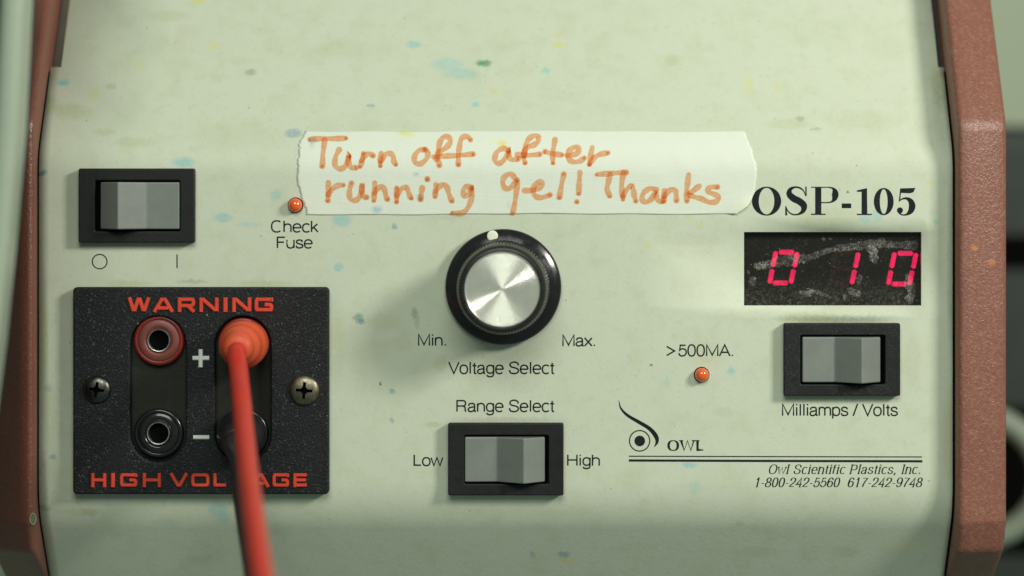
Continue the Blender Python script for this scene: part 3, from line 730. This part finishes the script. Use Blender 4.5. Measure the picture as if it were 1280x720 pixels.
def zero(ox, oy, name='digit', label=None, which='abcdef', mat=None):
    mb = MB()
    sg = {'a': ((240, 168), (352, 168)), 'f': ((222, 160), (200, 272)), 'b': ((372, 165), (350, 275)), 'e': ((197, 285), (178, 388)), 'c': ((346, 285), (325, 388)), 'd': ((198, 382), (308, 382)), 'g': ((212, 279), (338, 279))}
    for s_ in which:
        a, b = sg[s_]; seg(mb, (a[0]+ox, a[1]+oy), (b[0]+ox, b[1]+oy), 33)
    cx, cy = K3(270+ox, 275+oy)
    return link(name, mb.mesh(name), V(cx, cy, HD), mat or M['segment'], DI, label)
zero(0, 0, label='lit digit 0, leftmost')
zero(424, 4, label='lit digit 1', which='bc')
zero(826, 8, label='lit digit 0, rightmost')
zero(424, 4, 'unlit_segment', None, 'adefg', M['unlit'])
# dried smear over the pane
mb = MB(); pm = lambda x, y, l: V(x, y, -11.3+l)
pw = catmull([(*K3(85, 265), 6), (*K3(130, 262), 9), (*K3(220, 238), 10), (*K3(330, 222), 11), (*K3(450, 205), 8), (*K3(560, 165), 5.5), (*K3(660, 140), 7), (*K3(800, 125), 8), (*K3(900, 110), 8), (*K3(1040, 118), 7), (*K3(1180, 120), 8)], 6)
ribbon(mb, [p[:2] for p in pw], [p[2]*(.85+.75*random.random()) for p in pw], pm, .1, rcap=True)
ribbon(mb, [K3(880, 120), K3(905, 165), K3(890, 220)], [7, 10, 6], pm, .2, rcap=True)
ribbon(mb, [K3(1150, 330), K3(1170, 400), K3(1160, 490)], [6, 7, 9], pm, .2, rcap=True)
ribbon(mb, [K3(430, 450), K3(500, 440), K3(600, 480)], [3, 6, 3], pm, .2, rcap=True)
link('smear', mb.mesh('smear'), ORG, M['smear'], DI, 'whitish dried smear trailing across the pane')
mb = MB()
for x, y, a, b in ((740,440,4,6),(775,450,7,4),(795,462,4,4),(800,360,4,6),(945,95,6,5),(905,190,6,9),(880,150,5,5),(110,262,7,6),(1155,490,6,6),(1140,380,5,12),(60,370,5,5),(440,450,9,5),(30,305,2,2),(555,75,2.5,2.5),(600,75,2,2),(700,480,2.5,6)):
    n_ = 18; cx, cy = K3(x, y); ph = random.random()*6
    mb.add([pm(cx+a*(1+.25*math.sin(3*t+ph)+.12*math.sin(7*t))*math.cos(t), cy+b*(1+.25*math.sin(2*t+ph))*math.sin(t), .45+.001*x) for t in [2*math.pi*k/n_ for k in range(n_)]], [tuple(range(n_))])
link('smear', mb.mesh('smear'), ORG, M['smear'], DI, 'small crusty spots on the pane')

# ---- jack plate
TP = 15
a, b = V(91, 359, TP), V(411, 618, TP)
x0, v0, x1, v1 = a.x/S+640, 360-a.z/S, b.x/S+640, 360-b.z/S
def obround(cx, vt, vb, r, n=18):
    return [(cx+r*math.cos(math.radians(180+180*k/n)), vt+r*math.sin(math.radians(180+180*k/n))) for k in range(n+1)]+[(cx+r*math.cos(math.radians(180*k/n)), vb+r*math.sin(math.radians(180*k/n))) for k in range(n+1)]
P1, P2 = V(197.5, 430, TP), V(303.5, 430, TP); Pb = V(197.5, 543, TP)
jx1, jx2, jv, jb = P1.x/S+640, P2.x/S+640, 360-P1.z/S, 360-Pb.z/S
me = filled(rrect(x0, x1, v0, v1, 5, 5), [obround(jx1, jv, jb, 34.6)[::-1], obround(jx2, jv, jb, 34.6)[::-1]], .4, TP, 2.4, 'jack_plate', 2)
JP = link('jack_plate', me, ORG, M['plate'], SUP, 'black grained plate round the jacks with red WARNING and HIGH VOLTAGE lettering')
mb = MB(); box(mb, x0+30, x1-30, v0+20, v1-20, -6, .9)
link('slot_floor', mb.mesh('slot_floor'), W(jx1, v1-20, 0), M['slot'], JP)
jm = lambda x, y, l: V(x, y, TP+l)
PR = ((-1, -.6), (-.86, 1.6), (-.55, 2.6), (.55, 2.6), (.86, 1.6), (1, -.6))
def rpoly(P, r, closed=False):
    out = []; n = len(P)
    for i in range(n):
        if not closed and i in (0, n-1): out.append(P[i]); continue
        p, a, b = Vector(P[i]), Vector(P[i-1]), Vector(P[(i+1) % n]); u, w = (a-p), (b-p); t = min(r, u.length*.45, w.length*.45); u.normalize(); w.normalize()
        s0, s1 = p+u*t, p+w*t
        for k in range(5):
            f = k/4; out.append(tuple(s0*(1-f)**2+p*2*f*(1-f)+s1*f*f))
    if closed: out.append(out[0])
    return out
WD = {  # wide display capitals
 'W': (1.75, [[(.10,1),(.42,.14),(.54,.14),(.80,.86),(.94,.86),(1.20,.14),(1.32,.14),(1.64,1)]]),
 'A': (1.45, [[(.08,0),(.60,.86),(.84,.86),(1.36,0)], [(.34,.26),(1.08,.26)]]),
 'R': (1.40, [[(.12,0),(.12,1)], rpoly([(.12,.90),(1.22,.90),(1.22,.42),(.12,.42)], .2), [(.78,.42),(1.28,0)]]),
 'N': (1.42, [[(.12,0),(.12,.86),(.26,.86),(1.12,.14),(1.26,.14),(1.26,1)]]),
 'I': (.40, [[(.18,0),(.18,1)]]),
 'G': (1.45, [rpoly([(1.30,.72),(1.30,.90),(.12,.90),(.12,.10),(1.30,.10),(1.30,.50),(.78,.50)], .2)]),
 'H': (1.42, [[(.12,0),(.12,1)], [(1.26,0),(1.26,1)], [(.12,.5),(1.26,.5)]]),
 'V': (1.45, [[(.08,1),(.64,.14),(.80,.14),(1.36,1)]]),
 'O': (1.48, [rpoly([(.12,.90),(1.32,.90),(1.32,.10),(.12,.10)], .26, True)]),
 'L': (1.25, [rpoly([(.12,1),(.12,.10),(1.18,.10)], .1)]),
 'T': (1.32, [[(.03,.90),(1.28,.90)], [(.655,.9),(.655,0)]]),
 'E': (1.32, [[(.12,0),(.12,1)], [(.12,.90),(1.22,.90)], [(.12,.5),(1.16,.5)], [(.12,.10),(1.22,.10)]]),
 ' ': (.62, []),
}
def wide(mb, boxes, base, cap, sw):
    """each letter is fitted into its own span (left edge, right edge)"""
    i = 0
    for c, xa, xb in boxes:
        P = [a for st in WD[c][1] for a in st]; lo, hi = min(a for a, b in P), max(a for a, b in P)
        kx = (xb-xa-sw)/(hi-lo) if hi > lo else 0
        for st in WD[c][1]:
            q_ = []
            for a, b in st:
                y = base-b*cap
                if .86 <= b <= .98 or b == .90: y = base-cap+sw/2
                if .02 <= b <= .14: y = base-sw/2
                q_.append((xa+sw/2+(a-lo)*kx if kx else (xa+xb)/2, y))
            ribbon(mb, q_, sw if c != 'I' else sw*1.15, jm, -.3+.06*(i % 7), PR, False, True); i += 1
mb = MB(); wide(mb, [('W',158.6,188.4),('A',190,218),('R',221.6,245),('N',248.6,273.4),('I',277.4,285.8),('N',289.6,314.4),('G',317.6,341.8)], 390, 18.2, 5.4)
link('raised_lettering', mb.mesh('raised_lettering'), jm(250, 390, 0), M['red_letter'], JP, 'raised red word WARNING')
mb = MB(); wide(mb, [('H',113.4,133),('I',137,145),('G',149.4,172),('H',178,201.6),('V',211,236),('O',238.4,262),('L',266,285),('T',288,309),('A',312,337.5),('G',340,361.6),('E',366,385.8)], 609, 17.6, 4.9)
link('raised_lettering', mb.mesh('raised_lettering'), jm(250, 609, 0), M['red_letter'], JP, 'raised red words HIGH VOLTAGE')
mb = MB(); ribbon(mb, [(240.6, 447.6), (261.4, 447.6)], 6.0, jm, -.2, PR, False, True); ribbon(mb, [(250.8, 436.6), (250.8, 459)], 6.0, jm, 0, PR, False, True)
link('plus_sign', mb.mesh('plus_sign'), jm(251, 447, 0), M['white_letter'], JP)
mb = MB(); ribbon(mb, [(241.5, 546.6), (261.5, 546.6)], 5.6, jm, -.2, PR, False, True)
link('minus_sign', mb.mesh('minus_sign'), jm(251, 547, 0), M['white_letter'], JP)
# sockets
def socket(cx, cv, r, wallm, facem, label):
    mb = MB(); lathe(mb, cx, cv, [(r, .5), (r, 8.5), (r-1.2, 10.6), (r-3.4, 11.4), (r-5.2, 10.8)], 56, None, False)
    o = link('jack_socket', mb.mesh('jack_socket', True, 50), W(cx, cv, 0), wallm, JP, label)
    mb = MB(); lathe(mb, cx, cv, [(r-5.4, 8), (r-5.4, 9.2), (r-7, 10.2), (18.5, 11.6), (16.8, 11.0), (15.6, 8.8), (14.6, 8.4)], 56, None, False)
    link('socket_face', mb.mesh('socket_face', True, 50), W(cx, cv, 8), facem, o)
    mb = MB(); lathe(mb, cx, cv, [(14.6, 6), (14.6, 10.6), (13.9, 11.4), (12.9, 11.2), (12.5, 10), (12.3, -40)], 48, None, False)
    link('metal_rim', mb.mesh('metal_rim', True, 50), W(cx, cv, 8), M['rim'], o)
    mb = MB(); lathe(mb, cx, cv, [(12.28, 3), (12.0, 2.5)], 32)
    link('bore', mb.mesh('bore'), W(cx, cv, 0), M['hole'], o)
socket(jx1+.3, jv-4.2, 31.6, M['red_socket'], M['red_socket_face'], 'empty red socket beside the plus sign')
socket(jx1-.3, jb-1.0, 31.0, M['gloss_black'], M['gloss_black'], 'empty black socket beside the minus sign')
socket(jx2, jv-2, 31.0, M['red_socket'], M['red_socket_face'], 'red socket holding the red plug')
socket(jx2, jb-1, 31.0, M['gloss_black'], M['gloss_black'], 'black socket holding the black plug')
# screws
def screw(px, py, r, mat, rot, label):
    p = V(px, py, TP+4); x, v = p.x/S+640, 360-p.z/S
    mb = MB(); lathe(mb, x, v, [(r, TP+.2), (r*1.0, TP+2), (r*.95, TP+3.6), (r*.82, TP+5.4), (r*.6, TP+6.8), (r*.3, TP+7.6), (.5, TP+7.9), (.5, TP-6), (r, TP-6), (r, TP+.2)], 48, None, False)
    me = mb.mesh('screw', True, 50); o = link('screw', me, W(x, v, TP), mat, JP, label)
    cut = MB()
    for k in range(2):
        a = math.radians(rot+90*k); L, w = r*.55, r*.13
        ux, uy = math.cos(a), math.sin(a)
        P = [(-L, -w*.8), (L, -w*.8), (L, w*.8), (-L, w*.8)]
        Q = [(x+p_[0]*ux-p_[1]*uy, v+p_[0]*uy+p_[1]*ux) for p_ in P]
        prism(cut, Q, TP+1.5-.05*k, TP+12+.05*k)
    lathe(cut, x, v, [(r*.22, TP+1.0), (r*.28, TP+12.3)], 12); 
    n0 = len(cut.v)-24; cut.f.append(tuple(n0+2*k for k in range(12)))
    cm_ = cut.mesh('cut'); co = link('cut', cm_, W(x, v, TP), M['hole'])
    bo = o.modifiers.new('b', 'BOOLEAN'); bo.operation = 'DIFFERENCE'; bo.object = co; bo.solver = 'EXACT'; bo.use_self = True
    dg = bpy.context.evaluated_depsgraph_get(); dg.update()
    nm = bpy.data.meshes.new_from_object(o.evaluated_get(dg), depsgraph=dg)
    o.modifiers.clear()
    if len(nm.polygons) > 50:
        o.data = nm; nm.materials.append(M['hole'])
        for f in nm.polygons:
            c = f.center; rd = math.hypot(c.x, c.z)/S; hh = -c.y/S
            if rd < r*.62 and hh < 5.2 and hh > -5: f.material_index = len(nm.materials)-1
    bpy.data.objects.remove(co)
    # cross recess faces are coloured black for the shade inside
screw(121, 487, 17.2, M['screw_dark'], 8, 'blackened cross-head screw')
screw(380.3, 488, 18.8, M['screw'], 4, 'tarnished brassy cross-head screw')

# ------------------------------------------------------------------ test leads
def lead(cx, cv, boot_pts, cable_pts, bm_, cmt, label, r_c):
    E = empty('test_lead', W(cx, cv, 14), label, 'test lead', 'leads plugged into the power supply')
    mb = MB(); lathe(mb, cx, cv, boot_pts, 56)
    bo = link('plug_boot', mb.mesh('plug_boot', True, 60), W(cx, cv, 14), bm_, E)
    pts = catmull(cable_pts, 12)
    mb = MB(); tube(mb, [W(*p) for p in pts], [r_c]*len(pts), 24)
    link('cable', mb.mesh('cable', True, 60), W(cx, cv, 60), cmt, E)
    mb = MB(); lathe(mb, cx, cv, [(11, -36), (11, 16), (10, 17)], 24)
    link('plug_pin', mb.mesh('plug_pin', True, 60), W(cx, cv, 0), M['rim'], E)
def VV(px, py, h): p = V(px, py, h); return (p.x/S+640, 360-p.z/S, h)
bx, bv = jx2+4, jv-1
boot = [(24, 11.6), (27.5, 13), (28.8, 18), (29.6, 40), (29.6, 52), (28.6, 57), (26.6, 60), (25.6, 64), (25.4, 78), (24.2, 84), (21.0, 89), (19.8, 91), (19.2, 95), (18.4, 103), (16.5, 108), (11.0, 111)]
lead(bx, bv, boot, [(bx, bv+3, 100), (bx+.5, bv+5, 112), VV(296, 446, 124), VV(298.5, 463, 142), VV(301, 490, 185), VV(305.5, 540, 265), VV(313, 613, 400), VV(327, 713, 570), VV(341, 790, 680), VV(365, 960, 800)],
     M['red_boot'], M['red_rubber'], 'red lead plugged into the upper right socket, its cable hanging down out of frame', 11.4)
bv2 = jb-1
boot2 = [(24, 11.6), (27.5, 13), (28.6, 20), (28.0, 48), (25, 56), (23, 60), (22, 80), (18, 90), (15, 96), (12, 99)]
lead(jx2, bv2, boot2, [(jx2, bv2, 90), (jx2, bv2, 100), (jx2-2, bv2+6, 110), VV(297, 575, 122), VV(301, 610, 150), VV(308, 660, 200), VV(317, 720, 260), VV(326, 790, 330), VV(336, 960, 420)],
     M['black_rubber'], M['black_rubber'], 'black lead plugged into the lower right socket, mostly hidden behind the red cable', 11.0)

# ------------------------------------------------------------------ masking tape with handwriting
tj = random.Random(3)
lz = [tj.uniform(-1.6, 1.6) for _ in range(60)]
def left_edge(t):   # t 0 top .. 1 bottom
    base = 380-8*math.sin(min(1, t*1.15)*math.pi)**.8+ (2 if t > .9 else 0)
    return base+3.2*noise.noise(Vector((t*9, 1.3, 0)))+1.8*noise.noise(Vector((t*27, 4.1, 0)))+.8*noise.noise(Vector((t*60, 7.7, 0)))
def right_edge(t):
    b = catmull([(930, 0), (935, .12), (942, .3), (946, .48), (945, .62), (942, .76), (934, .9), (921, 1)], 10)
    for (xa, ta), (xb, tb) in zip(b, b[1:]):
        if ta <= t <= tb: return xa+(xb-xa)*(t-ta)/(tb-ta+1e-9)+.45*lz[30+int(t*26)]
    return 921
def tape_pt(u, t):
    xl, xr = left_edge(t), right_edge(t); x = xl+(xr-xl)*u
    y = 163.4+t*103.8+.5*math.sin(u*9)+.35*math.sin(u*31)+ (t*1.0)*(1-u)
    e = max(0, (x-900)/45)*max(0, (t-.70)/.30)             # lifted lower right corner
    w = .5*math.sin(u*23+t*3)*t*(1-t)+.35*math.sin(u*57)*max(0, t-.8)*4+.6*max(0, noise.noise(Vector((u*22, t*3, 0))))
    return x, y, .7+.6*w+14*e*e
mb = MB(); NU, NT = 190, 70
for j in range(NT+1):
    for i in range(NU+1):
        x, y, l = tape_pt(i/NU, j/NT); mb.v.append(tuple(surf(x, y, l)))
mb.f = [(j*(NU+1)+i, j*(NU+1)+i+1, (j+1)*(NU+1)+i+1, (j+1)*(NU+1)+i) for j in range(NT) for i in range(NU)]
TAPE = link('masking_tape', mb.mesh('masking_tape', True), ORG, M['tape'])
tag(TAPE, 'strip of cream masking tape with an orange handwritten note, torn ends, above the knob', 'tape')
so = TAPE.modifiers.new('thick', 'SOLIDIFY'); so.thickness = .55*S; so.offset = -1
bm = bmesh.new(); bm.from_mesh(TAPE.data); bm.faces.ensure_lookup_table()
if bm.faces[len(bm.faces)//2].normal.y > 0: bmesh.ops.reverse_faces(bm, faces=bm.faces)
bm.to_mesh(TAPE.data); bm.free()
hw = []      # (points in crop units, origin)
A_ = lambda *P: hw.append([(360+x/4, 150+y/4) for x, y in P])
B_ = lambda *P: hw.append([(640+x/4, 150+y/4) for x, y in P])
A_((110,97),(170,93),(240,93),(290,91)); A_((184,100),(176,160),(172,230))
A_((256,148),(238,185),(236,225),(258,244),(285,232),(302,190),(304,178),(304,215),(316,238),(340,238))
A_((378,168),(372,200),(362,232)); A_((366,205),(384,178),(404,168),(426,178))
A_((466,165),(462,200),(462,228)); A_((464,208),(484,175),(508,166),(526,180),(530,205),(540,222))
A_((688,148),(655,152),(632,185),(638,214),(668,216),(696,188),(698,160),(684,146))
A_((742,195),(752,150),(762,105),(785,82),(810,92),(808,118),(782,145),(758,158),(750,190),(758,226))
A_((912,98),(895,82),(868,92),(858,130),(852,180),(852,222)); A_((728,184),(790,180),(860,176),(925,170))
A_((1102,152),(1075,142),(1045,160),(1034,195),(1048,216),(1072,208),(1096,175),(1104,152),(1104,180),(1118,198),(1150,194))
B_((62,182),(66,140),(80,100),(105,80),(128,82),(132,104),(110,124),(76,138),(58,176),(66,214)); B_((26,172),(80,176),(138,171))
B_((216,98),(208,140),(204,180),(206,214)); B_((166,158),(205,168),(250,174))
B_((276,176),(312,172),(336,156),(330,138),(304,138),(284,160),(282,190),(304,208),(335,206),(362,190))
B_((402,136),(394,180),(388,222)); B_((388,220),(410,190),(440,172),(480,164))
A_((202,312),(202,360),(200,402)); A_((202,372),(222,346),(248,328),(278,325))
A_((318,316),(308,350),(310,388),(330,402),(355,388),(368,350),(372,316),(370,350),(378,382),(394,386))
A_((434,314),(432,360),(430,402)); A_((432,368),(450,340),(472,332),(484,352),(490,380),(498,396))
A_((544,338),(544,375),(544,408)); A_((544,380),(562,348),(588,336),(602,356),(610,380),(618,390))
A_((672,338),(668,366),(664,396)); A_((697,294),(698,297))
A_((740,322),(738,350),(736,382)); A_((738,358),(758,332),(780,322),(796,338),(806,372),(820,404))
A_((918,334),(890,334),(876,356),(884,380),(904,372),(920,340),(918,390),(900,438),(870,464),(822,466))
A_((1136,292),(1115,270),(1088,278),(1074,305),(1082,336),(1105,344),(1130,322),(1148,300),(1142,360),(1134,420),(1124,466))
B_((62,352),(100,352),(135,340),(154,320),(140,308),(116,322),(106,352),(116,378),(145,388),(190,374))
B_((260,270),(248,325),(238,386)); B_((340,262),(337,310),(335,366)); B_((324,407),(326,409))
B_((426,272),(480,268),(530,264),(572,262)); B_((492,270),(482,310),(476,345),(490,380))
B_((558,262),(550,310),(550,355),(556,396)); B_((556,378),(575,346),(598,330),(608,350),(612,380),(620,404))
B_((722,348),(692,342),(662,360),(650,392),(668,410),(696,396),(718,362),(722,380),(730,402),(752,406))
B_((762,352),(760,378),(762,406)); B_((762,384),(782,356),(806,346),(820,360),(822,384),(824,402))
B_((884,272),(878,320),(874,360),(876,404)); B_((936,330),(908,352),(886,370),(915,384),(950,394),(985,410),(1020,408),(1034,388),(1012,370),(984,358),(988,336),(1028,334))
def tmap(x, y, l):      # onto the tape surface (following its lift)
    t = min(1, max(0, (y-163.4)/103.8)); xl, xr = left_edge(t), right_edge(t); u = min(1, max(0, (x-xl)/(xr-xl)))
    return surf(x, y, tape_pt(u, t)[2]+l)
mb = MB(); md = MB(); rr = random.Random(5)
for i, P in enumerate(hw):
    P = [(x, min(y, 266.2)) for x, y in P]
    Q = catmull(P, 7) if len(P) > 2 or math.dist(P[0], P[-1]) > 3 else P
    wd = [6.7+.9*math.sin(j*.5+i)+rr.uniform(-.2, .2) for j in range(len(Q))]
    ribbon(mb, Q, wd, tmap, .25+.06*(i % 9), rcap=True)
    e = Q[-1]; f = Q[max(0, len(Q)-4)]
    disc(md, e[0], e[1], 1.9+rr.uniform(-.5, .4), tmap, 1.0+.02*i, 14, 2.2)
    if i % 3 == 0: disc(md, Q[0][0], Q[0][1], 1.7, tmap, 1.0+.02*i, 14, 1.9)
link('handwriting', mb.mesh('handwriting'), ORG, M['marker'], TAPE, 'orange marker note: Turn off after running gel!! Thanks')
link('handwriting', md.mesh('handwriting'), ORG, M['marker_dark'], TAPE, 'darker dots where the marker rested')

# ------------------------------------------------------------------ things around the supply
# blurred rounded casing edge that leans in at the left, nearer than the supply
def slab(name, P, w, dep, mat, parent=None, r=16):
    mb = MB(); n = 9; ringn = 0
    for (px, py, h) in P:
        c = []
        p = V(px, py, h); x, v = p.x/S+640, 360-p.z/S
        for cx, ch, a0 in ((x-r, h-r, 0), (x-w+r, h-r, 90), (x-w+r, h-dep+r, 180), (x-r, h-dep+r, 270)):
            for k in range(n):
                a = math.radians(a0+90*k/(n-1)); c.append(W(cx+r*math.cos(a), v, ch+r*math.sin(a)))
        mb.v += [tuple(q) for q in c]; ringn = len(c)
    for j in range(len(P)-1):
        for k in range(ringn): mb.f.append((j*ringn+k, j*ringn+(k+1) % ringn, (j+1)*ringn+(k+1) % ringn, (j+1)*ringn+k))
    mb.f.append(tuple(range(ringn))); mb.f.append(tuple((len(P)-1)*ringn+k for k in range(ringn)))
    return mb.mesh(name, True, 50)
E = empty('neighbouring_apparatus', W(-120, 900, 250), 'out-of-focus pale green casing edge leaning in front of the left cheek', 'apparatus')
pts = [(33, -120, 330), (30, 0, 330), (22, 160, 330), (10, 300, 330), (-3, 430, 330), (-17, 540, 330), (-30, 700, 330), (-60, 900, 330)]
link('casing_edge', slab('casing_edge', pts, 29, 60, M['side_case'], None, 13), W(0, 300, 300), M['side_case'], E)
pts2 = [(x-29, y, 300) for x, y, h in pts]
link('dark_body', slab('dark_body', pts2, 260, 200, M['dark_case'], None, 8), W(-100, 300, 200), M['dark_case'], E)

# right: dark equipment and a coil of pale hose, out of focus
E2 = empty('equipment_box', W(1500, 1400, -700), 'dark out-of-focus equipment box behind the right cheek', 'equipment')
mb = MB(); box(mb, 1190, 2600, 120, 1500, -1900, -1250)
bevel(link('housing', mb.mesh('housing'), W(1500, 1400, -700), M['dark_case'], E2), 30, 4)
mb = MB(); box(mb, 1290, 2400, 310, 366, -1262, -1238)
link('recessed_vent', mb.mesh('recessed_vent'), W(1500, 340, -1240), M['hole'], E2)
mb = MB(); box(mb, 1290, 2400, 610, 860, -1262, -1238)
link('recessed_vent', mb.mesh('recessed_vent'), W(1500, 700, -1240), M['hole'], E2)
c_ = VV(1215, 598, -850); R_ = 112
pts = [W(c_[0]+R_*math.cos(a), c_[1]+R_*.9*math.sin(a), -850-30*math.sin(a*.5)) for a in [2*math.pi*k/72 for k in range(73)]]
mb = MB(); tube(mb, pts, [19]*len(pts), 16)
o = link('coiled_hose', mb.mesh('coiled_hose', True), W(1222, 690, -850), M['grey_hose'])
tag(o, 'loop of pale grey-green hose, blurred, in front of the dark box at far right', 'hose')
